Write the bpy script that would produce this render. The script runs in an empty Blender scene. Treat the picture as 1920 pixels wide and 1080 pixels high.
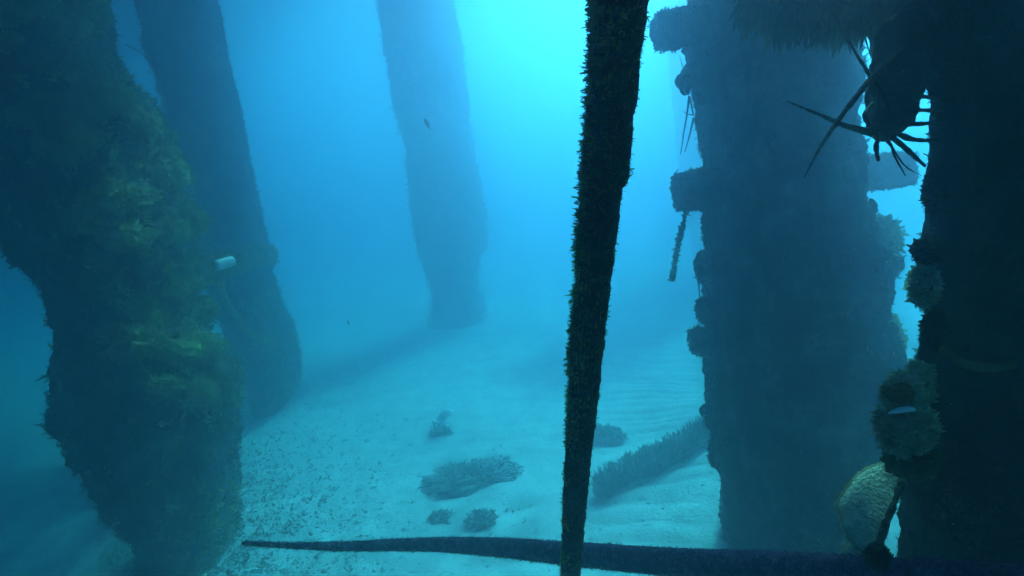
import bpy, math
import numpy as np
from mathutils import Vector, Matrix

# ------------------------------------------------------------------ camera, sky, sun, exposure
SC = bpy.context.scene
COL = SC.collection
rng = np.random.default_rng(7)
W, H, F = 1920.0, 1080.0, 1144.0
CAM = np.array([0.0, 0.0, 1.2])
PITCH, ROLL = math.radians(9.3), math.radians(7.7)
SUN_AZ, SUN_EL = math.radians(33), math.radians(45)     # azimuth measured from +Y towards +X

fwd = np.array([0, math.cos(PITCH), -math.sin(PITCH)])
r0 = np.array([1.0, 0, 0]); u0 = np.array([0, math.sin(PITCH), math.cos(PITCH)])
RIGHT = math.cos(ROLL) * r0 - math.sin(ROLL) * u0
UP = math.sin(ROLL) * r0 + math.cos(ROLL) * u0

cam = bpy.data.cameras.new('camera')
cam.lens = 36.0 * F / W
cam.sensor_width = 36.0
cam.clip_start = 0.02
cam.clip_end = 500
camo = bpy.data.objects.new('camera', cam); COL.objects.link(camo)
m = Matrix(((RIGHT[0], UP[0], -fwd[0], CAM[0]), (RIGHT[1], UP[1], -fwd[1], CAM[1]),
            (RIGHT[2], UP[2], -fwd[2], CAM[2]), (0, 0, 0, 1)))
camo.matrix_world = m
SC.camera = camo

world = bpy.data.worlds.new('World'); SC.world = world
world.use_nodes = True
wn = world.node_tree.nodes; wl = world.node_tree.links
bg = wn['Background']
sky = wn.new('ShaderNodeTexSky'); sky.sky_type = 'NISHITA'; sky.sun_disc = False
sky.sun_elevation = SUN_EL; sky.sun_rotation = SUN_AZ
wl.new(sky.outputs[0], bg.inputs[0])
bg.inputs[1].default_value = 0.10

S = np.array([math.sin(SUN_AZ) * math.cos(SUN_EL), math.cos(SUN_AZ) * math.cos(SUN_EL), math.sin(SUN_EL)])
sun = bpy.data.lights.new('sun', 'SUN'); sun.energy = 5.0; sun.angle = math.radians(1.8)   # sunlight spread by the ruffled water surface
sun.color = (1.0, 0.95, 0.88)
suno = bpy.data.objects.new('sun', sun); COL.objects.link(suno)
suno.rotation_euler = Vector(S).to_track_quat('Z', 'Y').to_euler()
suno.location = (3, 6, 12)

SC.view_settings.view_transform = 'Standard'
SC.view_settings.look = 'None'
SC.view_settings.exposure = 1.93
SC.view_settings.gamma = 1.0
SC.view_settings.use_curve_mapping = False
SC.cycles.max_bounces = 8
SC.cycles.volume_bounces = 3
SC.cycles.use_denoising = True

# sea water: scattering and absorption per metre (red, green, blue)
SIG_S = (0.34, 0.285, 0.365)
SIG_A = (0.40, 0.094, 0.013)
WATER_G = 0.86
WATER_DENSITY = 0.80
WATER_SCATTER = tuple(s_ / WATER_DENSITY for s_ in SIG_S)
WATER_ABSORB = tuple((1 - min(1, a_ / (WATER_DENSITY * (1 - c_)))) ** 2 for a_, c_ in zip(SIG_A, WATER_SCATTER))
DECK_EDGE = ((14.0, -4.1), (-14.0, 23.1))  # slanted end of the added deck, set by where its shade should stop
DECK_Z = 6.5

# ------------------------------------------------------------------ helpers
def ray(px, py):
    d = fwd + RIGHT * ((px - W / 2) / F) + UP * ((H / 2 - py) / F)
    return d
def P(px, py, d):
    """world point seen at (px,py) at distance d along the view axis"""
    return CAM + ray(px, py) * d
def Q(px, py, y):
    r = ray(px, py); return CAM + r * (y / r[1])
def G(px, py, z=0.0):
    r = ray(px, py); return CAM + r * ((z - CAM[2]) / r[2])

def _hash(ix, iy, iz):
    h = (ix * 374761393 + iy * 668265263 + iz * 2147483647 * 0 + iz * 1274126177) & 0xFFFFFFFF
    h = ((h ^ (h >> 13)) * 1274126177) & 0xFFFFFFFF
    h = h ^ (h >> 16)
    return (h & 0xFFFFFF) / float(0xFFFFFF) * 2 - 1
def vnoise(p):
    p = np.asarray(p, float)
    i = np.floor(p).astype(np.int64); f = p - i
    u = f * f * (3 - 2 * f)
    x, y, z = i[..., 0], i[..., 1], i[..., 2]
    def c(a, b, d): return _hash(x + a, y + b, z + d)
    ux, uy, uz = u[..., 0], u[..., 1], u[..., 2]
    l = lambda a, b, t: a + (b - a) * t
    return l(l(l(c(0,0,0), c(1,0,0), ux), l(c(0,1,0), c(1,1,0), ux), uy),
             l(l(c(0,0,1), c(1,0,1), ux), l(c(0,1,1), c(1,1,1), ux), uy), uz)
def fbm(p, oct=4, lac=2.1, gain=0.5):
    p = np.asarray(p, float)
    a, s, t = 1.0, np.zeros(p.shape[:-1]), 0.0
    for k in range(oct):
        s = s + a * vnoise(p + 17.3 * k); t += a
        p = p * lac; a *= gain
    return s / t
def billow(p, oct=3):
    p = np.asarray(p, float)
    a, s, t = 1.0, np.zeros(p.shape[:-1]), 0.0
    for k in range(oct):
        s = s + a * (1 - np.abs(vnoise(p + 9.1 * k)) * 2); t += a
        p = p * 2.03; a *= 0.5
    return s / t

def link(name, me, mat=None, parent=None, smooth=True):
    o = bpy.data.objects.new(name, me); COL.objects.link(o)
    if mat is not None and not me.materials: me.materials.append(mat)
    if parent is not None:
        o.parent = parent
        o.matrix_parent_inverse = parent.matrix_basis.inverted() if False else Matrix.Identity(4)
        o.location = -Vector(parent.location)
    if smooth:
        me.polygons.foreach_set('use_smooth', [True] * len(me.polygons))
    return o
def mesh_np(name, V, Fc):
    """fast mesh from an (n,3) vertex array and list of (m,k) face arrays"""
    me = bpy.data.meshes.new(name)
    V = np.asarray(V, np.float32)
    if isinstance(Fc, np.ndarray): Fc = [Fc]
    me.vertices.add(len(V)); me.vertices.foreach_set('co', V.ravel())
    tot = sum(f.size for f in Fc); n = sum(len(f) for f in Fc)
    me.loops.add(tot); me.polygons.add(n)
    me.loops.foreach_set('vertex_index', np.concatenate([f.ravel() for f in Fc]).astype(np.int32))
    st, ls, a = [], [], 0
    for f in Fc:
        k = f.shape[1]
        st.append(a + np.arange(len(f)) * k); a += f.size
    me.polygons.foreach_set('loop_start', np.concatenate(st).astype(np.int32))
    me.update(calc_edges=True); me.validate()
    return me
def thing(name, loc, label, cat, group=None):
    o = bpy.data.objects.new(name, None); COL.objects.link(o)
    o.location = Vector([float(v) for v in loc]); o.empty_display_size = 0.1
    tag(o, label, cat, group); return o
def tag(o, label=None, cat=None, group=None, kind=None):
    if label: o['label'] = label
    if cat: o['category'] = cat
    if group: o['group'] = group
    if kind: o['kind'] = kind
    return o

def grid_faces(nu, nv, wrap_v=False):
    i = np.arange(nu - 1)[:, None]; j = np.arange(nv if wrap_v else nv - 1)[None, :]
    j2 = (j + 1) % nv
    a = i * nv + j; b = i * nv + j2; c = (i + 1) * nv + j2; d = (i + 1) * nv + j
    return np.stack([a, b, c, d], -1).reshape(-1, 4)
def grid_normals(X, wrap=True):
    dz = np.gradient(X, axis=0)
    if wrap:
        da = (np.roll(X, -1, 1) - np.roll(X, 1, 1))
    else:
        da = np.gradient(X, axis=1)
    n = np.cross(da, dz)
    return n / (np.linalg.norm(n, axis=-1, keepdims=True) + 1e-9)
def unit(v):
    v = np.asarray(v, float)
    return v / (np.linalg.norm(v, axis=-1, keepdims=True) + 1e-9)

def blades(pos, nrm, size, k=6, width=0.12, spread=0.7, bias=(0, 0, 0), curl=0.5):
    """tufts of small curved blades: pos,nrm (n,3), size (n,)"""
    n = len(pos)
    p = np.repeat(pos, k, 0); nn = np.repeat(nrm, k, 0); s = np.repeat(size, k) * rng.uniform(0.5, 1.15, n * k)
    d = unit(nn + rng.normal(0, spread, (n * k, 3)) + np.array(bias))
    side = unit(np.cross(d, rng.normal(0, 1, (n * k, 3))))
    bend = unit(rng.normal(0, 1, (n * k, 3)) + np.array(bias)) * curl
    p = p + rng.normal(0, 1, (n * k, 3)) * (s * 0.18)[:, None] - nn * (s * 0.08)[:, None]
    w = (s * width)[:, None]
    mid = p + d * (s * 0.5)[:, None] + bend * (s * 0.12)[:, None]
    q3 = p + d * (s * 0.8)[:, None] + bend * (s * 0.34)[:, None]
    tip = p + d * (s * 0.98)[:, None] + bend * (s * 0.62)[:, None]
    V = np.stack([p - side * w * 0.6, p + side * w * 0.6, mid - side * w, mid + side * w,
                  q3 - side * w * 0.8, q3 + side * w * 0.8, tip], 1).reshape(-1, 3)
    b = (np.arange(n * k) * 7)[:, None]
    quad = np.concatenate([b + np.array([[0, 1, 3, 2]]), b + np.array([[2, 3, 5, 4]])])
    tri = b + np.array([[4, 5, 6]])
    return V, quad, tri
def blades_obj(name, mat, parent, *sets):
    Vs, qs, ts, a = [], [], [], 0
    for V, q, t in sets:
        Vs.append(V); qs.append(q + a); ts.append(t + a); a += len(V)
    me = mesh_np(name, np.concatenate(Vs), [np.concatenate(qs), np.concatenate(ts)])
    o = link(name, me, mat, parent)
    o['kind'] = 'stuff'
    return o

def curve_pts(pts, n):
    """Catmull-Rom through points (with extra columns, e.g. radius)"""
    pts = np.asarray(pts, float); m_ = len(pts)
    t = np.linspace(0, m_ - 1, n); i = np.clip(np.floor(t).astype(int), 0, m_ - 2); f = (t - i)[:, None]
    p0 = pts[np.clip(i - 1, 0, m_ - 1)]; p1 = pts[i]; p2 = pts[i + 1]; p3 = pts[np.clip(i + 2, 0, m_ - 1)]
    return 0.5 * ((2 * p1) + (p2 - p0) * f + (2 * p0 - 5 * p1 + 4 * p2 - p3) * f ** 2 + (-p0 + 3 * p1 - 3 * p2 + p3) * f ** 3)
def tube_arr(pts, n, na, amp=0.0, freq=20.0, twist=0.0, rib=0.0, ribn=0, seed=0.0):
    """pts rows: x,y,z,r ; returns ring array X (n,na,3), normals"""
    c = curve_pts(pts, n); C, r = c[:, :3], np.maximum(c[:, 3], 1e-4)
    T = unit(np.gradient(C, axis=0))
    ref = np.array([0.31, 0.17, 0.93]) if abs(T[:, 2]).mean() < 0.8 else np.array([0.9, 0.3, 0.1])
    A = unit(np.cross(T, ref)); B = np.cross(T, A)
    a = np.linspace(0, 2 * np.pi, na, endpoint=False)[None, :] + twist * np.linspace(0, 1, n)[:, None]
    D = A[:, None, :] * np.cos(a)[..., None] + B[:, None, :] * np.sin(a)[..., None]
    rr = r[:, None] * np.ones((1, na))
    if rib: rr = rr * (1 + rib * np.abs(np.sin(np.linspace(0, ribn * np.pi, n)))[:, None])
    X = C[:, None, :] + D * rr[..., None]
    if amp:
        X = X + D * (fbm(X * freq + seed, 3) * amp)[..., None] * np.minimum(1, rr / (amp + 1e-6) * 0.8)[..., None]
    return X, D, C
def tube_mesh(name, pts, n=24, na=10, **kw):
    X, D, C = tube_arr(pts, n, na, **kw)
    V = np.concatenate([X.reshape(-1, 3), C[:1], C[-1:]])
    q = grid_faces(n, na, True)
    j = np.arange(na); N = n * na
    t0 = np.stack([(j + 1) % na, j, np.full(na, N)], 1); b = (n - 1) * na
    t1 = np.stack([b + j, b + (j + 1) % na, np.full(na, N + 1)], 1)
    return mesh_np(name, V, [q, np.concatenate([t0, t1])])
def blob_mesh(name, c, rad, amp=0.25, freq=3.0, n=36, seed=0.0, sq=0.0):
    """lumpy closed blob: rad=(rx,ry,rz) about c (world axes)"""
    th = np.linspace(0.0, np.pi, n)[:, None]; ph = np.linspace(0, 2 * np.pi, n * 2, endpoint=False)[None, :]
    D = np.stack([np.sin(th) * np.cos(ph), np.sin(th) * np.sin(ph), np.cos(th) * np.ones_like(ph)], -1)
    if sq: D = D / (np.abs(D).max(-1, keepdims=True) ** sq)
    R = 1 + amp * (billow(D * freq + seed, 3) - 0.2) + amp * 0.5 * fbm(D * freq * 3 + seed, 3)
    X = np.asarray(c) + D * R[..., None] * np.asarray(rad)
    return mesh_np(name, X.reshape(-1, 3), grid_faces(n, n * 2, True)), X, D

# ------------------------------------------------------------------ materials
def mat(name, cols, scale=8.0, rough=0.9, bump=0.3, bscale=60.0, detail=6.0, trans=0.0, stops=None):
    """noise-driven colours between the entries of cols"""
    M = bpy.data.materials.new(name); M.use_nodes = True
    nt = M.node_tree; N = nt.nodes; L = nt.links; bs = N['Principled BSDF']
    tc = N.new('ShaderNodeTexCoord'); no = N.new('ShaderNodeTexNoise'); cr = N.new('ShaderNodeValToRGB')
    geo = N.new('ShaderNodeNewGeometry')
    no.inputs['Scale'].default_value = scale; no.inputs['Detail'].default_value = detail; no.inputs['Roughness'].default_value = 0.65
    L.new(geo.outputs['Position'], no.inputs['Vector']); L.new(no.outputs['Fac'], cr.inputs['Fac'])
    el = cr.color_ramp.elements
    k = len(cols)
    st = stops or [0.32 + 0.36 * i / max(1, k - 1) for i in range(k)]
    el[0].position = st[0]; el[0].color = (*cols[0], 1)
    el[1].position = st[-1]; el[1].color = (*cols[-1], 1)
    for i in range(1, k - 1):
        e = el.new(st[i]); e.color = (*cols[i], 1)
    L.new(cr.outputs['Color'], bs.inputs['Base Color'])
    bs.inputs['Roughness'].default_value = rough
    bs.inputs['Specular IOR Level'].default_value = 0.15
    if bump:
        n2 = N.new('ShaderNodeTexNoise'); n2.inputs['Scale'].default_value = bscale; n2.inputs['Detail'].default_value = 5
        L.new(geo.outputs['Position'], n2.inputs['Vector'])
        b = N.new('ShaderNodeBump'); b.inputs['Strength'].default_value = bump; b.inputs['Distance'].default_value = 0.02
        L.new(n2.outputs['Fac'], b.inputs['Height']); L.new(b.outputs['Normal'], bs.inputs['Normal'])
    if trans:
        tr = N.new('ShaderNodeBsdfTranslucent'); mx = N.new('ShaderNodeMixShader'); mx.inputs[0].default_value = trans
        L.new(cr.outputs['Color'], tr.inputs['Color']); L.new(bs.outputs[0], mx.inputs[1]); L.new(tr.outputs[0], mx.inputs[2])
        L.new(mx.outputs[0], N['Material Output'].inputs['Surface'])
    return M
M_shaft = mat('encrusted_concrete', [(0.02, 0.022, 0.016), (0.06, 0.06, 0.04), (0.22, 0.20, 0.14)], 11, bump=0.8, bscale=45)
M_turf = mat('turf_algae', [(0.04, 0.045, 0.02), (0.11, 0.11, 0.045), (0.26, 0.25, 0.12)], 9, bump=0, trans=0.25)
M_leaf = mat('leafy_algae', [(0.12, 0.125, 0.03), (0.34, 0.33, 0.10), (0.60, 0.56, 0.26)], 9, bump=0, trans=0.3)
M_dark = mat('dark_growth', [(0.012, 0.014, 0.01), (0.03, 0.03, 0.02), (0.07, 0.065, 0.04)], 20, bump=0.8, bscale=60)
M_darkturf = mat('dark_turf', [(0.01, 0.012, 0.006), (0.04, 0.042, 0.015), (0.24, 0.23, 0.08)], 9, bump=0, trans=0.25)
M_rope = mat('fouled_rope', [(0.006, 0.006, 0.005), (0.014, 0.014, 0.01), (0.03, 0.03, 0.02)], 60, bump=0.6, bscale=160)
M_ropefuzz = mat('rope_fuzz', [(0.05, 0.055, 0.01), (0.22, 0.2, 0.04), (0.42, 0.38, 0.1)], 30, bump=0, trans=0.45)
M_whip = mat('purple_skin', [(0.06, 0.012, 0.07), (0.15, 0.04, 0.13), (0.32, 0.13, 0.24)], 120, rough=0.6, bump=0.5, bscale=220)
M_lob = mat('lobster_shell', [(0.02, 0.015, 0.012), (0.05, 0.035, 0.02), (0.08, 0.07, 0.04)], 30, rough=0.5, bump=0.4, bscale=120)
M_tan = mat('tan_turf', [(0.3, 0.2, 0.09), (0.55, 0.47, 0.28), (0.75, 0.7, 0.5)], 50, bump=0, trans=0.35)
M_rust = mat('rust_sponge', [(0.2, 0.06, 0.02), (0.38, 0.15, 0.05), (0.45, 0.25, 0.1)], 60, bump=0.6, bscale=150)
M_white = mat('white_plastic', [(0.7, 0.72, 0.7), (0.82, 0.82, 0.8)], 30, rough=0.5, bump=0.1)
M_shell = mat('silty_shell', [(0.6, 0.57, 0.40), (0.78, 0.75, 0.56), (0.85, 0.83, 0.68)], 120, rough=0.9, bump=0.7, bscale=260, trans=0.1)
M_fish = mat('fish_skin', [(0.06, 0.07, 0.08), (0.2, 0.22, 0.24)], 60, rough=0.4, bump=0)
M_snow = mat('particle', [(0.6, 0.6, 0.55), (0.8, 0.8, 0.75)], 10, bump=0)
M_rubble = mat('rubble', [(0.14, 0.14, 0.11), (0.25, 0.25, 0.2), (0.45, 0.44, 0.38)], 12, bump=0.5)
M_clump = mat('drift_algae', [(0.17, 0.17, 0.13), (0.25, 0.25, 0.20), (0.35, 0.34, 0.28)], 12, bump=0, trans=0.2)

def sand_mat():
    M = bpy.data.materials.new('sand'); M.use_nodes = True
    nt = M.node_tree; N = nt.nodes; L = nt.links; bs = N['Principled BSDF']
    geo = N.new('ShaderNodeNewGeometry')
    def noise(s, d=6):
        n = N.new('ShaderNodeTexNoise'); n.inputs['Scale'].default_value = s; n.inputs['Detail'].default_value = d
        L.new(geo.outputs['Position'], n.inputs['Vector']); return n
    def ramp(src, a, b, ca, cb):
        r = N.new('ShaderNodeValToRGB'); e = r.color_ramp.elements
        e[0].position = a; e[0].color = (*ca, 1); e[1].position = b; e[1].color = (*cb, 1)
        L.new(src.outputs['Fac'], r.inputs['Fac']); return r
    def mul(x, y):
        mx = N.new('ShaderNodeMix'); mx.data_type = 'RGBA'; mx.blend_type = 'MULTIPLY'; mx.inputs[0].default_value = 1
        L.new(x.outputs[0] if x.type == 'VALTORGB' else x.outputs[2], mx.inputs[6])
        L.new(y.outputs[0] if y.type == 'VALTORGB' else y.outputs[2], mx.inputs[7]); return mx
    big = ramp(noise(1.1, 4), 0.35, 0.65, (0.42, 0.42, 0.37), (0.60, 0.59, 0.52))
    mid = ramp(noise(9, 6), 0.32, 0.6, (0.62, 0.62, 0.6), (1, 1, 1))
    fine = ramp(noise(120, 3), 0.3, 0.6, (0.7, 0.7, 0.68), (1, 1, 1))
    spot = ramp(noise(26, 4), 0.28, 0.40, (0.35, 0.36, 0.33), (1, 1, 1))
    L.new(mul(mul(big, mid), mul(fine, spot)).outputs[2], bs.inputs['Base Color'])
    bs.inputs['Roughness'].default_value = 0.95; bs.inputs['Specular IOR Level'].default_value = 0.1
    b = N.new('ShaderNodeBump'); b.inputs['Strength'].default_value = 0.5; b.inputs['Distance'].default_value = 0.01
    L.new(noise(70, 6).outputs['Fac'], b.inputs['Height']); L.new(b.outputs['Normal'], bs.inputs['Normal'])
    return M
M_sand = sand_mat()

# ------------------------------------------------------------------ sea bed
def bed_h(x, y):
    p = np.stack([x, y, np.zeros_like(x)], -1)
    warp = fbm(p * 0.9, 3) * 0.35 + fbm(p * 3.1 + 5, 2) * 0.06
    ph = (y * 1.0 + x * 0.22 + warp)
    rip = (np.abs(np.sin(ph * np.pi / 0.105)) ** 0.8) * 0.5 + np.sin(ph * 2 * np.pi / 0.31 + 1) * 0.25
    side = np.clip((x + 0.9) * 0.8 + fbm(p * 0.8 + 3, 2) * 0.7, 0.05, 1)
    h = rip * 0.018 * side * (0.6 + 0.4 * fbm(p * 1.7 + 8, 2))
    h = h + fbm(p * 0.5 + 2, 3) * 0.06 + fbm(p * 2.3, 4) * 0.02 + fbm(p * 9, 3) * 0.007 * (1.4 - side)
    near = np.clip((np.hypot(x, y) - 30) / 10, 0, 1)
    return h * (1 - near)
gx = np.concatenate([np.linspace(-42, -5, 40)[:-1], np.linspace(-5, 4.5, 440), np.linspace(4.5, 42, 40)[1:]])
gy = np.concatenate([np.linspace(-42, 0.8, 40)[:-1], np.linspace(0.8, 4.5, 330), np.linspace(4.5, 9, 160)[1:], np.linspace(9, 42, 40)[1:]])
GX, GY = np.meshgrid(gx, gy, indexing='ij')
GZ = bed_h(GX, GY)
bed = link('seabed', mesh_np('seabed', np.stack([GX, GY, GZ], -1).reshape(-1, 3), grid_faces(len(gx), len(gy))[:, ::-1]), M_sand)
tag(bed, 'pale rippled sand sea bed under the pier', None, None, 'structure')
def on_bed(px, py, dz=0.0):
    g = G(px, py); z = float(bed_h(np.array([g[0]]), np.array([g[1]]))[0])
    g = G(px, py, z); g[2] = z + dz
    return g

# ------------------------------------------------------------------ pier pilings
TOP = 3.9
K = 0.55      # distance of the nearest things, relative to a first survey
def piling(Y0, left, right, depth, label, seed, amp=0.03, freq=9.0, nz=300, na=160, matl=M_shaft, low=-0.25, ridge=0.0, top=TOP, group='pier pilings standing in the sand'):
    def prof(rows):
        pts = np.array([Q(px, py, Y0) for px, py in rows]); o = np.argsort(pts[:, 2])
        return pts[o, 2], pts[o, 0]
    zl, xl = prof(left); zr, xr = prof(right)
    z = np.linspace(low, top, nz)
    L = np.interp(z, zl, xl); R = np.interp(z, zr, xr)
    c, hw = (L + R) / 2, (R - L) / 2
    sL, sR = L / Y0, R / Y0                      # tangent slopes, so that the near half of the shaft keeps the outline
    for _ in range(12):
        dq = depth * (0.5 + 0.5 * hw / hw.mean())
        a_ = np.sqrt(hw ** 2 + (sL * dq) ** 2); b_ = np.sqrt(hw ** 2 + (sR * dq) ** 2)
        wid = (sR - sL) * Y0
        hw = np.maximum(hw * (wid / (a_ + b_)), 0.05); c = sL * Y0 + a_ * wid / (a_ + b_)
    hw = hw - amp * 0.25 - ridge * 0.5
    k = np.ones(15) / 15; pad = lambda v: np.convolve(np.pad(v, 7, 'edge'), k, 'valid')
    dr = depth * (0.5 + 0.5 * pad(hw) / hw.mean())
    a = np.linspace(0, 2 * np.pi, na, endpoint=False)
    se = 0.8   # slightly squared section
    ca, sa = np.cos(a), np.sin(a)
    ca = np.sign(ca) * np.abs(ca) ** se; sa = np.sign(sa) * np.abs(sa) ** se
    X = np.stack([c[:, None] + hw[:, None] * ca[None], Y0 + dr[:, None] * sa[None], z[:, None] * np.ones((1, na))], -1)
    D = np.stack([np.cos(a)[None] * np.ones((nz, 1)), np.sin(a)[None] * np.ones((nz, 1)), np.zeros((nz, na))], -1)
    d = amp * (billow(X * freq + seed, 3) * 0.6 - 0.25) + amp * 0.55 * fbm(X * freq * 4 + seed, 3) + amp * 0.5 * fbm(X * 2.5 + seed, 2)
    if ridge:
        d = d + ridge * billow(X * np.array([11, 11, 1.3]) + seed * 3, 2)
    X = X + D * d[..., None]
    t = thing('pier_piling', (float(np.interp(0, z, c)), Y0, 0.0), label, 'piling', group)
    V = np.concatenate([X.reshape(-1, 3), X[-1].mean(0)[None]])
    j = np.arange(na); b = (nz - 1) * na
    cap = np.stack([b + j, b + (j + 1) % na, np.full(na, nz * na)], 1)
    link('shaft', mesh_np('shaft', V, [grid_faces(nz, na, True), cap]), matl, t)
    return t, X, grid_normals(X)
def scatter(X, Nn, n, mask=None):
    nz, na = X.shape[:2]
    i = rng.integers(2, nz - 2, n); j = rng.integers(0, na, n)
    p, q = X[i, j], Nn[i, j]
    if mask is not None:
        k = rng.random(n) < mask(p, q); p, q = p[k], q[k]
    return p, q

# unseen pier deck added for shade: planks on posts, slanted end, gaps cut for sun
def deck():
    base = Vector((0.0, 3.0, DECK_Z))
    t = thing('added_pier_deck', base, 'dark plank deck added out of view above the water for shade, gaps cut for sun', 'deck')
    e0, e1 = np.array(DECK_EDGE[0]), np.array(DECK_EDGE[1]); u = e1 - e0
    az = SUN_AZ; d = np.array([math.sin(az), math.cos(az)]); c = np.array([math.cos(az), -math.sin(az)])
    w, h = 0.28, 0.06
    cs = np.arange(min(e0 @ c, e1 @ c), max(e0 @ c, e1 @ c), w)
    cot = math.hypot(S[0], S[1]) / S[2]
    for k, c0 in enumerate(cs):
        cm = c0 + w / 2
        tt_ = (cm - e0 @ c) / (u @ c); end = (e0 + u * tt_) @ d
        spans = [(end - 16.0, end)]
        for p_, half, zlo, zhi in DECK_SUN_GAPS:
            if abs(p_[0] * c[0] + p_[1] * c[1] - cm) > half: continue
            a_ = p_[0] * d[0] + p_[1] * d[1]
            lo, hi = a_ + (DECK_Z - zhi) * cot, a_ + (DECK_Z - zlo) * cot
            new = []
            for s0, s1 in spans:
                if hi <= s0 or lo >= s1: new.append((s0, s1)); continue
                if lo - s0 > 0.05: new.append((s0, lo))
                if s1 - hi > 0.05: new.append((hi, s1))
            spans = new
        for s0, s1 in spans:
            V = []
            for z_ in (0, h):
                for cc, dd_ in ((c0 + .002, s0), (c0 + w - .002, s0), (c0 + w - .002, s1), (c0 + .002, s1)):
                    q_ = c * cc + d * dd_; V.append((q_[0], q_[1], DECK_Z + z_ + 0.004 * (k % 3)))
            Fc = np.array([[3, 2, 1, 0], [4, 5, 6, 7], [0, 1, 5, 4], [1, 2, 6, 5], [2, 3, 7, 6], [3, 0, 4, 7]])
            link('plank', mesh_np('plank', np.array(V), Fc), M_dark, t, smooth=False)
    for px_, py_ in ((-1.4, 2.2), (0.95, 1.68), (-1.75, 3.85), (0.7, 0.62)):
        link('post', tube_mesh('post', [(px_, py_, TOP + 0.3, 0.2), (px_, py_, DECK_Z, 0.2)], 4, 16), M_dark, t)
DECK_SUN_GAPS = ((Q(375, 480, 2.2), 0.15, 0.6, 1.7), (P(1665, 900, 0.47), 0.2, 0.60, 1.02))  # openings cut so sun reaches the left piling's growth and the fan shell
deck()

# front left piling, widest, thick leafy growth
tL, XL, NL = piling(2.2,
    [(-110, 0), (-90, 150), (-40, 300), (-5, 380), (12, 440), (42, 480), (85, 525), (98, 570), (106, 640), (88, 690), (82, 740), (112, 790), (140, 850), (168, 905), (212, 955), (245, 1000), (262, 1080)],
    [(190, -40), (198, 0), (208, 70), (236, 130), (276, 170), (292, 230), (318, 290), (344, 360), (356, 430), (360, 490), (344, 530), (350, 585), (388, 640), (445, 700), (446, 750), (438, 800), (446, 850), (448, 950), (445, 1080)],
    0.27, 'broad dark piling draped in leafy algae, beside the crossbeam with the white can', 3.1, amp=0.05, freq=7)
def maskL(p, q):
    pn = fbm(p * 3.2 + 4, 3)
    sidef = np.clip((q[:, 0] - 0.15) * 1.6, 0.02, 1)
    return np.clip(sidef * (0.55 + pn * 1.4), 0.03, 1)
p, q = scatter(XL, NL, 14000, maskL)
p2, q2 = scatter(XL, NL, 9000)
blades_obj('leafy_growth', M_leaf, tL, blades(p, q, rng.uniform(0.010, 0.030, len(p)), 8, 0.18, 0.85, (0.05, 0, 0.2), 1.0))
blades_obj('turf_growth', M_turf, tL, blades(p2, q2, rng.uniform(0.008, 0.022, len(p2)), 5, 0.14, 0.7, (0, 0, 0.1), 0.6))

nzL, naL = XL.shape[:2]
for k_ in range(46):
    for _ in range(60):
        i, j = rng.integers(20, nzL - 20), rng.integers(0, naL)
        pt, nr = XL[i, j], NL[i, j]
        if nr[0] > rng.uniform(0.1, 0.8) and -0.95 < nr[1] < 0.2 and 0.6 < pt[2] < 2.2 and not 1.04 < pt[2] < 1.2: break
    rr = rng.uniform(0.03, 0.075)
    me, X, D = blob_mesh('algae_bush', pt - nr * rr * 0.1, (rr, rr, rr * rng.uniform(0.5, 0.8)), 0.45, 2.6, 22, k_ * 3.3)
    o = link('algae_bush', me, M_leaf, tL)
    p, q = scatter(X, D, 420)
    blades_obj('leaves', M_leaf, o, blades(p, q, rng.uniform(0.007, 0.019, len(p)), 7, 0.22, 0.9, (0, 0, 0.3), 1.0)).location = (0, 0, 0)
# piling behind it
tB, XB, NB = piling(3.85,
    [(238, -40), (262, 20), (276, 70), (276, 110), (300, 160), (318, 250), (345, 350), (370, 450), (388, 530), (405, 570), (420, 610), (440, 660), (462, 720), (472, 765)],
    [(404, 0), (424, 100), (448, 200), (468, 300), (484, 380), (497, 450), (501, 462), (517, 474), (518, 495), (506, 512), (518, 540), (524, 575), (528, 590), (548, 610), (554, 650), (562, 690), (560, 715), (545, 745), (543, 790)],
    0.26, 'slimmer leaning piling with a ragged widened foot, behind the leafy piling', 8.4, amp=0.022, freq=9)
p, q = scatter(XB, NB, 9000)
p2, q2 = scatter(XB, NB, 6000, lambda p, q: (p[:, 2] < 0.75) * np.clip(q[:, 0] + 0.5, 0.05, 1))
blades_obj('turf_growth', M_turf, tB, blades(p, q, rng.uniform(0.008, 0.025, len(p)), 5, 0.14, 0.7, (0, 0, 0.1), 0.6))
blades_obj('leafy_growth', M_leaf, tB, blades(p2, q2, rng.uniform(0.014, 0.04, len(p2)), 6, 0.15, 0.85, (0.1, 0, 0.25), 0.9))

# far middle piling
tM, XM, NM = piling(5.9,
    [(705, -40), (712, 0), (722, 100), (738, 200), (757, 260), (766, 350), (776, 440), (790, 480), (803, 520), (811, 570), (806, 600), (785, 640)],
    [(850, 0), (864, 70), (874, 150), (884, 250), (900, 350), (910, 400), (916, 455), (900, 480), (894, 520), (904, 560), (916, 600), (940, 640)],
    0.33, 'distant lone piling fading into the blue water, its shadow on the sand', 5.7, amp=0.05, freq=5, nz=200, na=110)
p, q = scatter(XM, NM, 4000)
blades_obj('turf_growth', M_turf, tM, blades(p, q, rng.uniform(0.015, 0.05, len(p)), 5, 0.14, 0.7, (0, 0, 0.1), 0.6))

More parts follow.
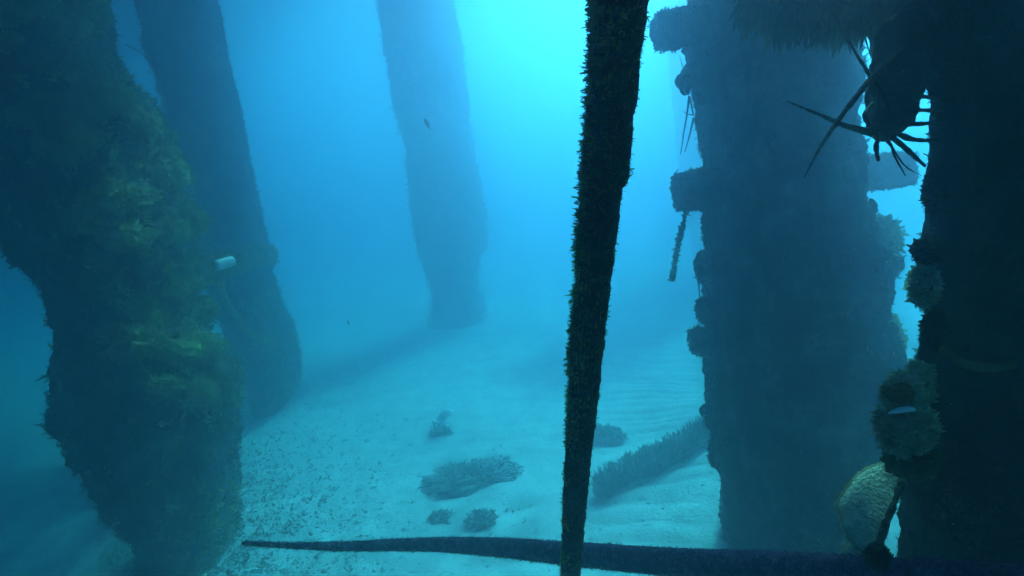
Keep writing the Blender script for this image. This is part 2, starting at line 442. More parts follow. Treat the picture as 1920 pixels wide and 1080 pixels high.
# right piling
RY = 1.68
tR, XR, NR = piling(RY,
    [(1290, -40), (1298, 0), (1294, 100), (1304, 180), (1314, 260), (1318, 330), (1326, 400), (1325, 460), (1330, 520), (1328, 600), (1326, 680), (1332, 760), (1342, 860), (1350, 905), (1359, 930), (1363, 1080)],
    [(1596, -40), (1600, 0), (1610, 100), (1610, 250), (1625, 330), (1632, 400), (1652, 425), (1678, 455), (1680, 480), (1655, 510), (1652, 560), (1672, 590), (1690, 630), (1692, 670), (1678, 720), (1650, 770), (1640, 850), (1640, 1080)],
    0.26, 'thick round piling with stubby side lumps, beside the fuzzy hanging rope', 12.2, amp=0.028, freq=11, nz=360, na=220)
p, q = scatter(XR, NR, 14000)
p2, q2 = scatter(XR, NR, 5000, lambda p, q: np.clip((q[:, 0] - 0.2) * 2.0, 0, 1) * np.clip((1.25 - p[:, 2]) * 4, 0.15, 1) * np.clip(0.6 + 2 * fbm(p * 5, 2), 0, 1))
blades_obj('turf_growth', M_turf, tR, blades(p, q, rng.uniform(0.004, 0.013, len(p)), 5, 0.16, 0.7, (0, 0, 0.1), 0.6))
blades_obj('leafy_growth', M_leaf, tR, blades(p2, q2, rng.uniform(0.006, 0.016, len(p2)), 7, 0.2, 0.9, (0, 0, 0.2), 1.0))
def clump(parent, px, py, Y, rx, rz, seed, ry=None, amp=0.4, freq=2.4, tuft=0.007, n=500, name='growth_clump', M1=M_shaft, M2=M_turf, sq=0.0):
    c = Q(px, py, Y); s = Y / F
    me, X, D = blob_mesh(name, c, (rx * s, (ry or rx) * s, rz * s), amp, freq, 30, seed, sq)
    o = link(name, me, M1, parent)
    p, q = scatter(X, grid_normals(X), n)
    q = np.where(((p - c) * q).sum(1, keepdims=True) < 0, -q, q)
    blades_obj('fuzz', M2, o, blades(p, q, rng.uniform(0.5, 1.2, len(p)) * tuft, 6, 0.28, 0.9, (0, 0, 0.1), 1.0)).location = (0, 0, 0)
    return o
for (px, py, rx, rz, sd) in [(1262, 56, 30, 27, 1.0), (1290, 48, 34, 24, 9.0), (1306, 338, 34, 16, 2.0), (1292, 366, 24, 22, 7.3), (1318, 372, 30, 17, 3.1),
                             (1322, 500, 15, 26, 6.2), (1326, 582, 18, 22, 4.0), (1318, 640, 22, 22, 5.0), (1338, 780, 14, 24, 2.2), (1342, 700, 14, 22, 8.2),
                             (1345, 850, 14, 26, 3.7), (1300, 138, 12, 14, 11.0), (1332, 420, 12, 22, 12.5)]:
    clump(tR, px, py, RY, rx, rz, sd, amp=0.35, sq=0.75 if rx > 20 else 0.3)
# crumbly crust on both flanks
for k_ in range(70):
    for _ in range(40):
        i, j = rng.integers(10, XR.shape[0] - 10), rng.integers(0, XR.shape[1])
        pt, nr = XR[i, j], NR[i, j]
        if abs(nr[0]) > 0.45 and 0.1 < pt[2] < 2.3: break
    rr = rng.uniform(0.008, 0.028)
    me, X, D = blob_mesh('crust_lump', pt, (rr, rr, rr * rng.uniform(0.7, 1.6)), 0.5, 2.6, 14, k_ * 2.7)
    link('crust_lump', me, M_shaft, tR)
# wooden stub reaching out on the far side of that piling
clump(tR, 1652, 322, RY + 0.1, 50, 30, 4.4, ry=30, amp=0.10, name='side_stub', sq=0.9)
for (px, py, rx, rz, sd) in [(1650, 448, 26, 32, 3.3), (1656, 640, 28, 44, 1.9), (1644, 500, 16, 24, 6.6), (1648, 700, 26, 38, 7.9)]:
    clump(tR, px, py, RY + 0.02, rx, rz, sd, M2=M_leaf, tuft=0.014, n=1100)

# pale piling far behind
tF, XF, NF = piling(7.0, [(1238, -40), (1250, 60), (1262, 200), (1275, 320), (1290, 420), (1305, 520), (1318, 580)],
    [(1385, -40), (1395, 60), (1402, 200), (1412, 320), (1420, 420), (1430, 520), (1440, 580)],
    0.33, 'pale hazy piling mostly hidden behind the thick round piling', 21.0, amp=0.04, freq=5, nz=160, na=90)
p, q = scatter(XF, NF, 2500)
blades_obj('turf_growth', M_turf, tF, blades(p, q, rng.uniform(0.015, 0.04, len(p)), 5, 0.14, 0.7, (0, 0, 0.1), 0.6))

# near piling at the edge, dark and folded
tN, XN, NN = piling(1.12 * K,
    [(1700, -60), (1725, 60), (1752, 110), (1758, 240), (1754, 300), (1758, 420), (1748, 470), (1752, 560), (1760, 650), (1748, 720), (1722, 800), (1720, 880), (1722, 960), (1722, 1080)],
    [(2330, -60), (2340, 300), (2350, 700), (2350, 1080)],
    0.26 * K, 'blackish folded piling with bristly edges and hanging lobster beside the fan shells', 31.0, amp=0.010, freq=22, nz=480, na=280, matl=M_dark, ridge=0.020)
p, q = scatter(XN, NN, 16000)
blades_obj('turf_growth', M_darkturf, tN, blades(p, q, rng.uniform(0.002, 0.008, len(p)), 5, 0.12, 0.7, (0, 0, 0), 0.5))
for (px, py, rx, rz, sd) in [(1740, 470, 18, 16, 1.0), (1732, 535, 20, 32, 2.0), (1752, 620, 14, 28, 3.0), (1752, 360, 10, 28, 5.0), (1800, 900, 80, 60, 6.0), (1850, 960, 90, 60, 7.0)]:
    clump(tN, px, py, 1.08 * K, rx, rz, sd, amp=0.3, M1=M_dark, M2=M_tan if sd == 2.0 else M_darkturf, tuft=0.005, n=1200)
sp = [np.r_[Q(px, py, yy * K), 0.004] for px, py, yy in [(1770, 655, 0.90), (1800, 678, 0.86), (1835, 688, 0.845), (1868, 688, 0.84), (1900, 684, 0.845)]]
o = link('strap', tube_mesh('strap', sp, 30, 8), M_turf, tN)

# ------------------------------------------------------------------ overgrown beam above, hanging with fronds
KB = 0.60
b0, b1 = P(1398, -22, 1.35 * KB), P(1720, -40, 1.22 * KB)
tb = thing('crossbeam', b0, 'shaggy overgrown beam end with drooping fronds against the dark folded piling', 'beam')
pts = [np.r_[b0 + (b1 - b0) * t, r * KB * 0.9] for t, r in [(0, 0.035), (0.15, 0.055), (0.4, 0.065), (0.65, 0.075), (0.85, 0.06), (1, 0.05)]]
X, D, C = tube_arr(pts, 80, 48, amp=0.02, freq=22)
link('beam', tube_mesh('beam', pts, 80, 48, amp=0.02, freq=22), M_shaft, tb)
p, q = scatter(X, D, 1800)
pd, qd = scatter(X, D, 2600, lambda p, q: np.clip(-q[:, 2] + 0.1, 0, 1))
blades_obj('fronds', M_turf, tb, blades(p, q, rng.uniform(0.005, 0.016, len(p)), 6, 0.12, 0.8, (0, 0, -0.1), 0.6),
           blades(pd, qd * 0.4, rng.uniform(0.012, 0.040, len(pd)), 4, 0.07, 0.35, (-0.1, 0, -0.7), 0.4))

# ------------------------------------------------------------------ crossbeam with white can, dangling line
c0, c1 = P(345, 520, 2.34), P(500, 474, 3.6)
tc_ = thing('crossbeam', c0, 'short mossy crossbeam bridging the leafy piling and the one behind it', 'beam')
pts = [np.r_[c0 + (c1 - c0) * t, r] for t, r in [(0, 0.06), (0.3, 0.052), (0.6, 0.05), (1, 0.05)]]
link('beam', tube_mesh('beam', pts, 60, 36, amp=0.018, freq=14), M_shaft, tc_)
X, D, C = tube_arr(pts, 60, 36, amp=0.018, freq=14)
p, q = scatter(X, D, 1500)
blades_obj('moss', M_leaf, tc_, blades(p, q, rng.uniform(0.008, 0.025, len(p)), 5, 0.14, 0.7, (0, 0, 0.2), 0.6))
a, b = P(404, 499, 2.32), P(436, 489, 2.38)
can = link('white_can', tube_mesh('white_can', [np.r_[a, 0.014], np.r_[a + (b - a) * 0.04, 0.020], np.r_[a + (b - a) * 0.5, 0.0205], np.r_[b - (b - a) * 0.04, 0.020], np.r_[b, 0.014]], 26, 24), M_white)
tag(can, 'small white can lodged on the mossy crossbeam between two pilings', 'can')
pts = [np.r_[P(px, py, d), 0.011] for px, py, d in [(412, 508, 2.85), (418, 545, 2.95), (440, 590, 3.1), (465, 622, 3.25), (492, 638, 3.42), (520, 640, 3.52)]]
hr = thing('hanging_rope', P(412, 508, 2.85), 'thin fouled rope drooping from the mossy crossbeam to the piling behind', 'rope')
link('strand', tube_mesh('strand', pts, 60, 10, amp=0.006, freq=60), M_leaf, hr)
X, D, C = tube_arr(pts, 60, 10); p, q = scatter(X, D, 500)
blades_obj('fuzz', M_leaf, hr, blades(p, q, rng.uniform(0.006, 0.018, len(p)), 4, 0.14, 0.7))
pts = [np.r_[P(px, py, d), r] for px, py, d, r in [(236, 84, 3.0, .004), (262, 98, 3.2, .003), (282, 118, 3.45, .003), (300, 150, 3.62, .003)]]
tw = link('twig', tube_mesh('twig', pts, 24, 6, amp=0.002, freq=60), M_dark); tag(tw, 'thin dark twig spanning the gap between the leafy piling and the one behind', 'twig')

# dangling stalk under the square lump of the right piling
pts = [np.r_[Q(px, py, RY), r] for px, py, r in [(1290, 380, .0025), (1281, 420, .0025), (1272, 455, .003), (1266, 490, .0035), (1260, 528, .003)]]
ds = thing('dangling_stalk', Q(1290, 380, RY), 'encrusted stalk dangling from a lump of the thick round piling', 'stalk')
link('stem', tube_mesh('stem', pts, 50, 10, amp=0.004, freq=70), M_dark, ds)
X, D, C = tube_arr(pts, 50, 10); p, q = scatter(X, D, 700, lambda p, q: np.clip((1.5 - p[:, 2]) * 6 - 1.2, 0.1, 1))
blades_obj('fuzz', M_darkturf, ds, blades(p, q, rng.uniform(0.003, 0.009, len(p)), 4, 0.2, 0.8, (0, 0, 0), 0.9))

# ------------------------------------------------------------------ vertical fouled rope close to the lens
rp = [(1178, -190), (1163, 0), (1140, 250), (1114, 500), (1097, 700), (1081, 900), (1069, 1080), (1064, 1160)]
pts = []
for px, py in rp:
    w = 111 - (111 - 40) * py / 1080.0
    d = 0.0205 * F / w
    pts.append(np.r_[P(px, py, d), 0.0092])
tr = thing('fouled_rope', pts[-1][:3], 'thick blackish rope hanging straight down, fringed with short olive fuzz', 'rope')
end = pts[-1][:3].copy(); dirn = unit(pts[-1][:3] - pts[-2][:3])
bz = end + dirn * (end[2] / -dirn[2] * 1.02)
pts.append(np.r_[(end + bz) / 2, 0.0092]); pts.append(np.r_[bz, 0.0092])
up = pts[0][:3] - pts[1][:3]; pts.insert(0, np.r_[pts[0][:3] + unit(up) * 1.3, 0.0092])
kw = dict(amp=0.0016, freq=150)
link('strand', tube_mesh('strand', pts, 700, 28, **kw), M_rope, tr)
X, D, C = tube_arr(pts, 700, 28, **kw)
def rmask(p, q):
    return np.clip(-q[:, 0] * 1.0 + 0.12, 0.07, 1) * np.clip(0.35 + 1.5 * fbm(p * 40, 3) * 1.6, 0.03, 1) * (p[:, 2] < 1.6)
p, q = scatter(X, D, 26000, rmask)
p2, q2 = scatter(X, D, 9000, lambda p, q: (p[:, 2] < 1.8) * 1.0)
p3, q3 = scatter(X, D, 1400, lambda p, q: rmask(p, q) * (fbm(p * 36 + 3, 2) > 0.15))
blades_obj('fuzz', M_ropefuzz, tr, blades(p, q, rng.uniform(0.001, 0.0032, len(p)), 3, 0.13, 0.7, (-0.2, 0, 0), 0.6),
           blades(p2, q2, rng.uniform(0.0005, 0.0014, len(p2)), 3, 0.14, 0.7),
           blades(p3, q3, rng.uniform(0.0015, 0.0038, len(p3)), 4, 0.10, 0.5, (-0.4, 0, 0), 0.9))

# ------------------------------------------------------------------ long purple whip across the bottom
wp = [(455, 1018, 1.75, 0.0045), (560, 1023, 1.70, 0.0085), (660, 1024, 1.64, 0.0115), (760, 1021, 1.57, 0.0145), (860, 1022, 1.50, 0.0175),
      (960, 1028, 1.42, 0.0205), (1080, 1039, 1.36, 0.0235), (1250, 1053, 1.18, 0.0235), (1450, 1063, 1.00, 0.0225), (1650, 1076, 0.84, 0.0205), (1800, 1086, 0.74, 0.0195), (1960, 1099, 0.66, 0.019), (2150, 1118, 0.58, 0.019)]
pts = [np.r_[P(px, py, d * K), r * K] for px, py, d, r in wp]
tw_ = thing('sea_whip', pts[0][:3], 'long tapering purple whip with tiny spines lying across behind the fuzzy rope', 'sea whip')
kw = dict(amp=0.001, freq=180, rib=0.10, ribn=300)
link('stem', tube_mesh('stem', pts, 1500, 26, **kw), M_whip, tw_)
X, D, C = tube_arr(pts, 1500, 26, **kw)
p, q = scatter(X, D, 9000)
pu, qu = scatter(X, D, 16000, lambda p, q: (q[:, 2] < -0.3) * np.clip(0.5 + 1.3 * fbm(p * 30, 2), 0.1, 1))
blades_obj('spines', M_whip, tw_, blades(p, q, rng.uniform(0.001, 0.0028, len(p)), 2, 0.16, 0.3, (0.3, 0, 0), 0.3))
blades_obj('fuzz', M_ropefuzz, tw_, blades(pu, qu, rng.uniform(0.001, 0.0036, len(pu)), 3, 0.16, 0.7, (0.2, 0, 0), 0.5))

# ------------------------------------------------------------------ spiny lobsters
def lobster(label, path, rad, legs, ants, M=M_lob, seed=0.0, rib=10):
    """path: (px,py,dist) head first ; rad in pixels ; legs, ants: lists of pixel paths with dist"""
    pp = [P(*a) for a in path]
    t = thing('spiny_lobster', pp[0], label, 'lobster', 'spiny lobsters clinging to the pilings')
    pts = [np.r_[a, r * path[i][2] / F] for i, (a, r) in enumerate(zip(pp, rad))]
    half = max(2, len(pts) // 2 + 1)
    link('carapace', tube_mesh('carapace', pts[:half], 40, 26, amp=0.008, freq=60, seed=seed), M, t)
    link('tail', tube_mesh('tail', pts[half - 1:], 40, 26, amp=0.004, freq=60, rib=0.12, ribn=rib, seed=seed), M, t)
    for l in legs:
        link('leg', tube_mesh('leg', [np.r_[P(*a[:3]), 0.62 * a[3] * a[2] / F] for a in l], 20, 8, amp=0.0015, freq=140), M, t)
    for l in ants:
        link('antenna', tube_mesh('antenna', [np.r_[P(*a[:3]), a[3] * a[2] / F] for a in l], 60, 8, amp=0.0008, freq=200), M, t)
    return t
d = 1.06 * K
tl = lobster('dark spiny lobster hanging head down beside the blackish folded piling', 
    [(1662, 262, d), (1668, 232, d), (1676, 185, d), (1684, 130, d), (1694, 80, d), (1706, 40, d + .02), (1718, 5, d + .04), (1728, -40, d + .06)],
    [14, 34, 47, 48, 45, 42, 40, 30],
    [[(1700, 130, d, 8), (1735, 128, d, 6), (1765, 140, d + .02, 5)], [(1700, 185, d, 9), (1740, 182, d, 6), (1770, 190, d + .02, 5)],
     [(1700, 208, d, 9), (1740, 206, d, 6), (1770, 206, d + .02, 5)], [(1690, 232, d, 9), (1735, 232, d, 7), (1770, 226, d + .02, 5)],
     [(1680, 250, d, 9), (1715, 262, d, 8), (1760, 262, d + .02, 6)], [(1672, 256, d, 8), (1700, 280, d, 7), (1735, 312, d + .01, 5)],
     [(1650, 250, d - .03, 8), (1644, 275, d - .04, 8), (1647, 300, d - .05, 5)], [(1634, 195, d - .04, 7), (1622, 215, d - .05, 7), (1630, 236, d - .05, 4)],
     [(1662, 262, d - .03, 5), (1672, 275, d - .05, 4), (1676, 290, d - .06, 3), (1698, 330, d - .08, 1.5)],
     [(1674, 278, d - .04, 3), (1696, 310, d - .05, 2), (1728, 330, d - .05, 1)]],
    [[(1655, 252, d, 9), (1630, 248, d - .03, 7.5), (1580, 234, d - .08, 5), (1530, 212, d - .12, 3.2), (1476, 190, d - .16, 1.2)],
     [(1716, 62, d - .05, 2.5), (1680, 105, d - .08, 5), (1634, 148, d - .11, 6), (1585, 208, d - .14, 4.8), (1545, 265, d - .17, 3.3), (1508, 332, d - .2, 1.0)]])
lobster('small lobster on a lump of the thick round piling, long antennae trailing down',
    [(1288, 178, 1.638), (1284, 165, 1.638), (1284, 150, 1.655), (1292, 136, 1.681), (1304, 126, 1.724), (1314, 120, 1.741)], [5, 11, 15, 14, 11, 8],
    [[(1284, 140, 1.638, 1.5), (1276, 112, 1.638, 1.2), (1274, 104, 1.638, .8)], [(1292, 180, 1.638, 4), (1296, 195, 1.638, 3), (1300, 215, 1.664, 2)],
     [(1302, 216, 1.664, 2), (1290, 214, 1.655, 1.6), (1280, 208, 1.638, .8)]],
    [[(1292, 185, 1.638, 2.5), (1288, 215, 1.621, 1.552), (1282, 250, 1.603, 1.4), (1276, 290, 1.586, .7)],
     [(1300, 222, 1.655, 2), (1294, 250, 1.638, 1.6), (1284, 285, 1.621, .8)], [(1304, 222, 1.664, 1.6), (1308, 250, 1.655, 1.2), (1312, 290, 1.655, .7)]], seed=3)
lobster('round-backed small lobster above the lowest lumps of the thick round piling',
    [(1312, 520, 1.638), (1312, 510, 1.638), (1315, 498, 1.655), (1322, 484, 1.681), (1330, 476, 1.724)], [5, 11, 14, 13, 8],
    [[(1308, 520, 1.638, 2.5), (1311, 545, 1.638, 2), (1312, 565, 1.655, 1.4)], [(1305, 508, 1.638, 2), (1303, 495, 1.638, 1.2), (1302, 485, 1.638, .6)]],
    [[(1316, 525, 1.638, 2), (1324, 540, 1.638, 1.5), (1332, 560, 1.655, 1)]], seed=5)
pts = [np.r_[P(px, py, dd * K), r * dd * K / F] for px, py, dd, r in [(1562, 20, 1.16, 2.5), (1590, 75, 1.08, 3), (1630, 140, .99, 3.4), (1650, 170, .965, 3), (1670, 208, .95, 1.4)]]
tw2 = link('twig', tube_mesh('twig', pts, 50, 8, amp=0.001, freq=120), M_darkturf); tag(tw2, 'thin straight twig slanting from the shaggy beam across the hanging lobster', 'twig')

# ------------------------------------------------------------------ tan coral clump, shell, fan shells
def tan_lump(label, cx, cy, dd, rx, ry_, sd, n, t0=None, mt=M_tan, tu=0.0085):
    c = P(cx, cy, dd); s = dd / F
    t = t0 or thing('turf_clump', c, label, 'coral')
    me, X, D = blob_mesh('lump', c, (rx * s, rx * s * 0.9, ry_ * s), 0.35, 2.6, 36, sd)
    link('lump', me, M_tan if mt is M_tan else M_rubble, t)
    p, q = scatter(X, grid_normals(X), n)
    q = np.where(((p - c) * q).sum(1, keepdims=True) < 0, -q, q)
    blades_obj('polyps', mt, t, blades(p, q, rng.uniform(0.5, 1.3, len(p)) * tu * K, 7, 0.24, 0.9, (0, 0, 0.25), 0.7))
    return t
dd = 0.86 * K
tt = tan_lump('tan fuzzy coral clump bulging from the blackish piling above the fan shells', 1698, 800, dd, 40, 46, 1.5, 2600)
tan_lump('', 1700, 738, dd, 30, 28, 2.5, 1400, tt)
tan_lump('', 1724, 715, dd + .02, 16, 26, 3.5, 800, tt)
tan_lump('', 1708, 856, dd + .01, 36, 30, 4.5, 1400, tt, M_turf)
me, X, D = blob_mesh('rust_patch', P(1688, 738, dd - 0.020), (0.008, 0.0065, 0.0065), 0.4, 3, 30, 4.0)
link('rust_patch', me, M_rust, tt)
def shell_mesh(name, c, ax, ay, az, L, Wd, Th, n=24):
    """domed oval shell valve"""
    u = np.linspace(0, 1, n)[:, None]; a = np.linspace(0, 2 * np.pi, 40, endpoint=False)[None, :]
    ax, ay, az = unit(ax), unit(ay), unit(az)
    top = c + (ax * L * (np.cos(a) * u)[..., None] + ay * Wd * (np.sin(a) * u)[..., None] + az * Th * ((1 - u ** 2.2) * np.ones_like(a))[..., None])
    bot = top[::-1] - az * 0.002
    X = np.concatenate([top, bot]); return mesh_np(name, X.reshape(-1, 3), grid_faces(2 * n, 40, True))
sh = link('white_shell', shell_mesh('white_shell', P(1692, 770, dd - 0.031), RIGHT + 0.08 * UP, np.array([0, -0.75, 0.35]), np.array([0.1, -0.45, 0.9]), 0.009, 0.007, 0.0045), M_white)
tag(sh, 'small white oval shell sitting on the tan coral clump', 'shell')

def fan_shell(label, outline, hinge, dd, nrm, M, sc=1.0):
    """outline: pixels along the curved rim, hinge: the straight edge; all lie in one inclined plane of normal nrm"""
    c0 = P(*hinge[0], dd * K); nrm = unit(np.array(nrm))
    def on(px, py):
        r_ = ray(px, py); return CAM + r_ * (((c0 - CAM) @ nrm) / (r_ @ nrm))
    h0, h1 = on(*hinge[0]), on(*hinge[1])
    t = thing('fan_shell', h1, label, 'shell', 'fan-shaped shells under the tan coral clump')
    rim = curve_pts([on(px, py) for px, py in outline], 60)
    nu = 30; hin = h0 + (h1 - h0) * np.linspace(0, 1, 60)[:, None]
    u = np.linspace(0, 1, nu)[:, None, None]
    X = hin[None] * (1 - u) + rim[None] * u
    X = X + unit(rim - hin)[None] * (fbm(rim * 160, 3) * 0.003)[None, :, None] * u
    bul = np.sin(np.pi * u) * 0.008 + fbm(X * 120, 3)[..., None] * 0.0005 + np.abs(np.sin(u * 26)) * 0.0005
    Xt = X + nrm * bul; Xb = X + nrm * (bul - 0.003)
    V = np.concatenate([Xt, Xb[::-1]]).reshape(-1, 3)
    link('blade', mesh_np('blade', V, grid_faces(2 * nu, 60)), M, t)
    link('rim', tube_mesh('rim', [np.r_[v, 0.0013] for v in Xt[-1][::3]], 90, 8, amp=0.0012, freq=260), M_tan, t)
    link('hinge', tube_mesh('hinge', [np.r_[v + nrm * 0.003, r * K] for v, r in zip(hin[::11], [.005, .0055, .005, .005, .005, .006])], 50, 12, amp=0.002, freq=160), M_dark, t)
    Pt = Xt.reshape(-1, 3)
    k = rng.integers(0, len(Pt), 1500)
    blades_obj('silt_turf', M_shell, t, blades(Pt[k], np.repeat(nrm[None], len(k), 0), rng.uniform(0.0006, 0.0016, len(k)), 3, 0.2, 0.9))
    k = rng.integers(0, 60, 160)
    blades_obj('rim_fuzz', M_tan, t, blades(Xt[-1][k], unit(rim - hin)[k], rng.uniform(0.001, 0.004, len(k)), 4, 0.14, 0.6))
    return t
fan_shell('large pale fan shell with a dark straight hinge, coated in silt', [(1690, 874), (1650, 870), (1610, 890), (1580, 925), (1573, 958), (1585, 998), (1606, 1026), (1632, 1042)],
          [(1702, 884), (1644, 1040)], 0.95, (-0.25, -0.22, 0.94), M_shell)
fan_shell('smaller dim fan shell tucked beneath the large pale fan shell', [(1616, 1008), (1592, 1014), (1580, 1034), (1576, 1060), (1584, 1086)],
          [(1634, 1020), (1624, 1085)], 1.12, (-0.75, -0.45, 0.5), M_shell)
kc = P(1646, 1044, 0.78 * K)
me, X, D = blob_mesh('lump', kc, (0.006, 0.006, 0.006), 0.4, 3, 30, 9.0)
kn = thing('growth_knot', kc, 'dark knot of growth at the foot of the large fan shell hinge', 'growth')
link('lump', me, M_dark, kn)
p, q = scatter(X, D, 400); blades_obj('fuzz', M_darkturf, kn, blades(p, q, rng.uniform(0.0015, 0.004, len(p)), 5, 0.2, 0.9))

# ------------------------------------------------------------------ things on the sand
g0 = [(1122, 935), (1170, 905), (1230, 880), (1290, 845), (1345, 800)]
pts = [np.r_[on_bed(px, py, 0.024), r] for (px, py), r in zip(g0, [.022, .036, .042, .038, .034])]
bl = thing('bristly_log', pts[0][:3], 'grey bristly curved log half sunk in rippled sand by the thick round piling', 'log')
kw = dict(amp=0.015, freq=18)
link('log', tube_mesh('log', pts, 80, 30, **kw), M_clump, bl)
X, D, C = tube_arr(pts, 80, 30, **kw); p, q = scatter(X, D, 2600, lambda p, q: np.clip(q[:, 2] + 0.3, 0.05, 1))
blades_obj('bristles', M_clump, bl, blades(p, q, rng.uniform(0.015, 0.045, len(p)), 4, 0.09, 0.35, (0, 0, 0.8), 0.3))

def weed(px, py, rx, ry, h, label, sd, n=1600, s=0.016):
    c = on_bed(px, py); dist = np.linalg.norm(c - CAM)
    t = thing('seaweed_clump', c, label, 'seaweed', 'dark seaweed clumps lying on the sand')
    me, X, D = blob_mesh('mat', c + np.array([0, 0, h * 0.2]), (rx * dist / F, ry * dist / F * 2.2, h * 0.5), 0.9, 2.2, 40, sd)
    link('mat', me, M_clump, t)
    p, q = scatter(X, D, n, lambda p, q: (q[:, 2] > -0.1) * 1.0)
    blades_obj('fronds', M_clump, t, blades(p, q, rng.uniform(0.5, 1.3, len(p)) * s, 6, 0.24, 1.0, (0, 0, 0), 1.0))
weed(888, 898, 62, 18, 0.05, 'largest dark seaweed clump on open sand beyond the sea whip', 1.0, 800)
weed(1138, 826, 22, 10, 0.05, 'round dark seaweed clump just beyond the bristly log', 2.0)
weed(902, 980, 18, 8, 0.03, 'small ragged seaweed clump just above the sea whip', 3.0, 250, 0.02)
weed(826, 972, 14, 5, 0.02, 'tiny flat seaweed scrap beside the small ragged clump', 4.0, 150, 0.014)
weed(826, 814, 16, 5, 0.03, 'small dark seaweed clump beneath the white plastic scrap', 5.0, 200, 0.02)

# white plastic scrap
c = on_bed(832, 791, 0.03); 
V = []; 
n = 14
uu, vv = np.meshgrid(np.linspace(-1, 1, n), np.linspace(-1, 1, 8), indexing='ij')
Xs = c + np.stack([uu * 0.06, vv * 0.03, 0.02 * np.sin(uu * 2.4 + vv) + 0.012 * vv + 0.01 * np.sin(vv * 4)], -1)
Xs = np.concatenate([Xs, (Xs - np.array([0, 0, 0.002]))[::-1]])
sc_ = link('plastic_scrap', mesh_np('plastic_scrap', Xs.reshape(-1, 3), grid_faces(2 * n, 8)), M_white)
tag(sc_, 'bright white crumpled plastic scrap lying on the sand', 'litter')

# rubble spread on the darker sand at the feet of the pilings
def rubble():
    n = 26000
    px = rng.uniform(180, 1350, n); py = rng.uniform(680, 1200, n)
    keep = rng.random(n) < np.clip(1.2 - (px - 330) / 380, 0.015, 1)
    px, py = px[keep], py[keep]
    r_ = fwd[None] + RIGHT[None] * ((px - W / 2) / F)[:, None] + UP[None] * ((H / 2 - py) / F)[:, None]
    g = CAM[None] + r_ * (-CAM[2] / r_[:, 2])[:, None]
    g[:, 2] = bed_h(g[:, 0], g[:, 1])
    base = np.array([[1, 0, -.3], [.3, .95, -.3], [-.8, .6, -.3], [-.8, -.6, -.3], [.3, -.95, -.3], [.4, .3, .6], [-.4, .2, .7], [0, -.5, .55]])
    fc = np.array([[0, 1, 5], [1, 2, 6], [1, 6, 5], [2, 3, 6], [3, 4, 7], [3, 7, 6], [4, 0, 7], [0, 5, 7], [5, 6, 7]])
    m_ = len(g); s = rng.gamma(1.3, 0.0035, m_) + 0.002
    a = rng.uniform(0, 6.28, m_); ca, sa = np.cos(a), np.sin(a)
    B = base[None] * rng.uniform(0.6, 1.3, (m_, 8, 3))
    V = np.stack([B[..., 0] * ca[:, None] - B[..., 1] * sa[:, None], B[..., 0] * sa[:, None] + B[..., 1] * ca[:, None], B[..., 2] * 0.7], -1) * s[:, None, None] + g[:, None]
    f = (fc[None] + (np.arange(m_) * 8)[:, None, None]).reshape(-1, 3)
    o = link('rubble', mesh_np('rubble', V.reshape(-1, 3), f), M_rubble, smooth=False)
    tag(o, 'scattered shell rubble and grit over the darker sand', 'rubble', None, 'stuff')
    k = (rng.random(m_) < 0.5) & (fbm(g * 2.6 + 4, 3) > -0.12)
    o2 = blades_obj('ground_turf', M_clump, None, blades(g[k], np.repeat(np.array([[0, 0, 1.0]]), k.sum(), 0), rng.uniform(0.006, 0.02, k.sum()), 6, 0.16, 0.9, (0, 0, 0), 0.8))
    tag(o2, 'short dark algae tufts over the rubble', 'algae', None, 'stuff')
rubble()

# ------------------------------------------------------------------ fish
def fish(px, py, dd, length, ang, label):
    c = P(px, py, dd); ax = unit(RIGHT * math.cos(ang) + UP * math.sin(ang) + fwd * 0.3)
    t = thing('small_fish', c, label, 'fish', 'small fish in open water')
    L = length
    prof = [(-.5, .02), (-.42, .09), (-.2, .17), (0.05, .17), (.28, .09), (.4, .035), (.44, .03)]
    me = tube_mesh('body', [np.r_[c + ax * L * a, r * L] for a, r in prof], 30, 14)
    link('body', me, M_fish, t)
    up = unit(np.cross(ax, fwd)); e = c + ax * L * .42; th = unit(np.cross(ax, up)) * L * 0.012
    V = []
    for s in (-1, 1):
        V += [e + th * s, e + ax * L * .16 + up * L * .13 + th * s * .3, e + ax * L * .09 + th * s * .3, e + ax * L * .16 - up * L * .13 + th * s * .3]
    link('tail_fin', mesh_np('tail_fin', np.array(V), np.array([[0, 1, 2], [0, 2, 3], [4, 6, 5], [4, 7, 6]])), M_fish, t)
    V = []
    for s in (-1, 1):
        V += [c - ax * L * .15 + up * L * .15 + th * s, c + ax * L * .02 + up * L * .27 + th * s * .3, c + ax * L * .24 + up * L * .1 + th * s]
    link('dorsal_fin', mesh_np('dorsal_fin', np.array(V), np.array([[0, 1, 2], [3, 5, 4]])), M_fish, t)
fish(801, 232, 2.3, 0.045, -1.05, 'small dark fish swimming in front of the distant lone piling')
fish(653, 605, 2.4, 0.024, -1.3, 'tiny fish in open water beside the widened foot of a piling')

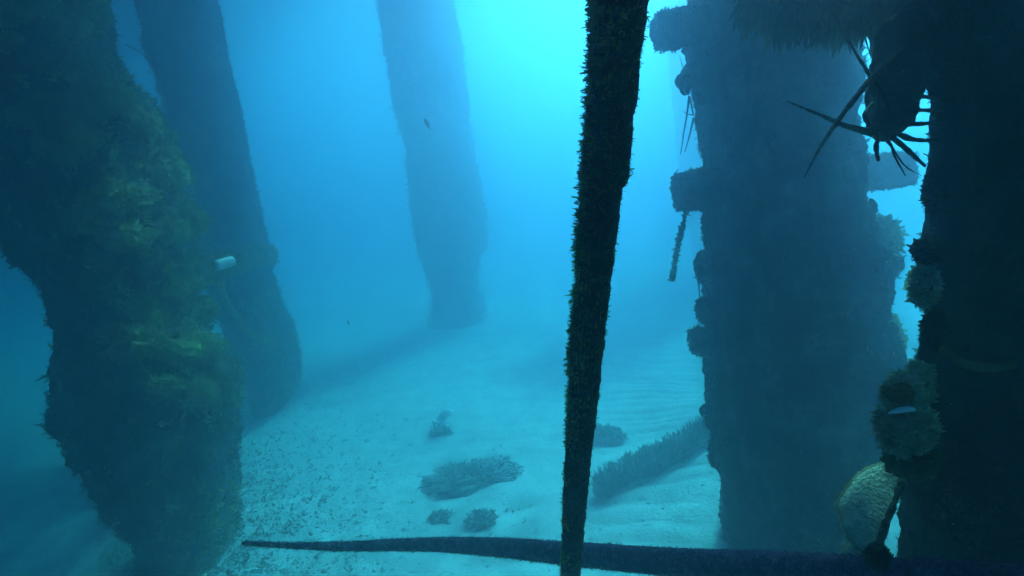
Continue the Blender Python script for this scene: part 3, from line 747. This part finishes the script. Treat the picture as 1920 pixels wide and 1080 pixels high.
# drifting specks
def snow():
    n = 700
    px = rng.uniform(-100, 2020, n); py = rng.uniform(-60, 1140, n); d_ = rng.uniform(0.4, 1.9, n)
    k = (px < 1000) | (d_ < 1.5); px, py, d_ = px[k], py[k], d_[k]
    c = CAM + (fwd[None] + RIGHT[None] * ((px - W / 2) / F)[:, None] + UP[None] * ((H / 2 - py) / F)[:, None]) * d_[:, None]
    o6 = np.array([[1, 0, 0], [-1, 0, 0], [0, 1, 0], [0, -1, 0], [0, 0, 1], [0, 0, -1]], float)
    f8 = np.array([[0, 2, 4], [2, 1, 4], [1, 3, 4], [3, 0, 4], [2, 0, 5], [1, 2, 5], [3, 1, 5], [0, 3, 5]])
    s = np.minimum(rng.gamma(1.5, 0.00018, len(c)) + 0.0003, 0.001) * d_ ** 0.5
    V = o6[None] * s[:, None, None] * rng.uniform(0.5, 1.6, (len(c), 6, 1)) + c[:, None]
    o = link('marine_snow', mesh_np('marine_snow', V.reshape(-1, 3), (f8[None] + (np.arange(len(c)) * 6)[:, None, None]).reshape(-1, 3)), M_snow)
    tag(o, 'tiny pale specks drifting in the water', 'particles', None, 'stuff')
snow()

# ------------------------------------------------------------------ the water itself
def box(name, lo, hi):
    x0, y0, z0 = lo; x1, y1, z1 = hi
    V = [(x, y, z) for x in (x0, x1) for y in (y0, y1) for z in (z0, z1)]
    Fc = np.array([[0, 1, 3, 2], [4, 6, 7, 5], [0, 4, 5, 1], [2, 3, 7, 6], [0, 2, 6, 4], [1, 5, 7, 3]])
    return mesh_np(name, np.array(V), Fc)
MW = bpy.data.materials.new('sea_water'); MW.use_nodes = True
nt = MW.node_tree
nt.nodes.remove(nt.nodes['Principled BSDF'])
pv = nt.nodes.new('ShaderNodeVolumePrincipled')
pv.inputs['Color'].default_value = (*WATER_SCATTER, 1)
pv.inputs['Absorption Color'].default_value = (*WATER_ABSORB, 1)
pv.inputs['Density'].default_value = WATER_DENSITY
pv.inputs['Anisotropy'].default_value = WATER_G
nt.links.new(pv.outputs[0], nt.nodes['Material Output'].inputs['Volume'])
hz = link('haze', box('haze', (-45, -45, -1.3), (45, 45, TOP + 0.2)), MW, smooth=False)
tag(hz, 'murky blue green sea water filling the whole place', 'water', None, 'stuff')
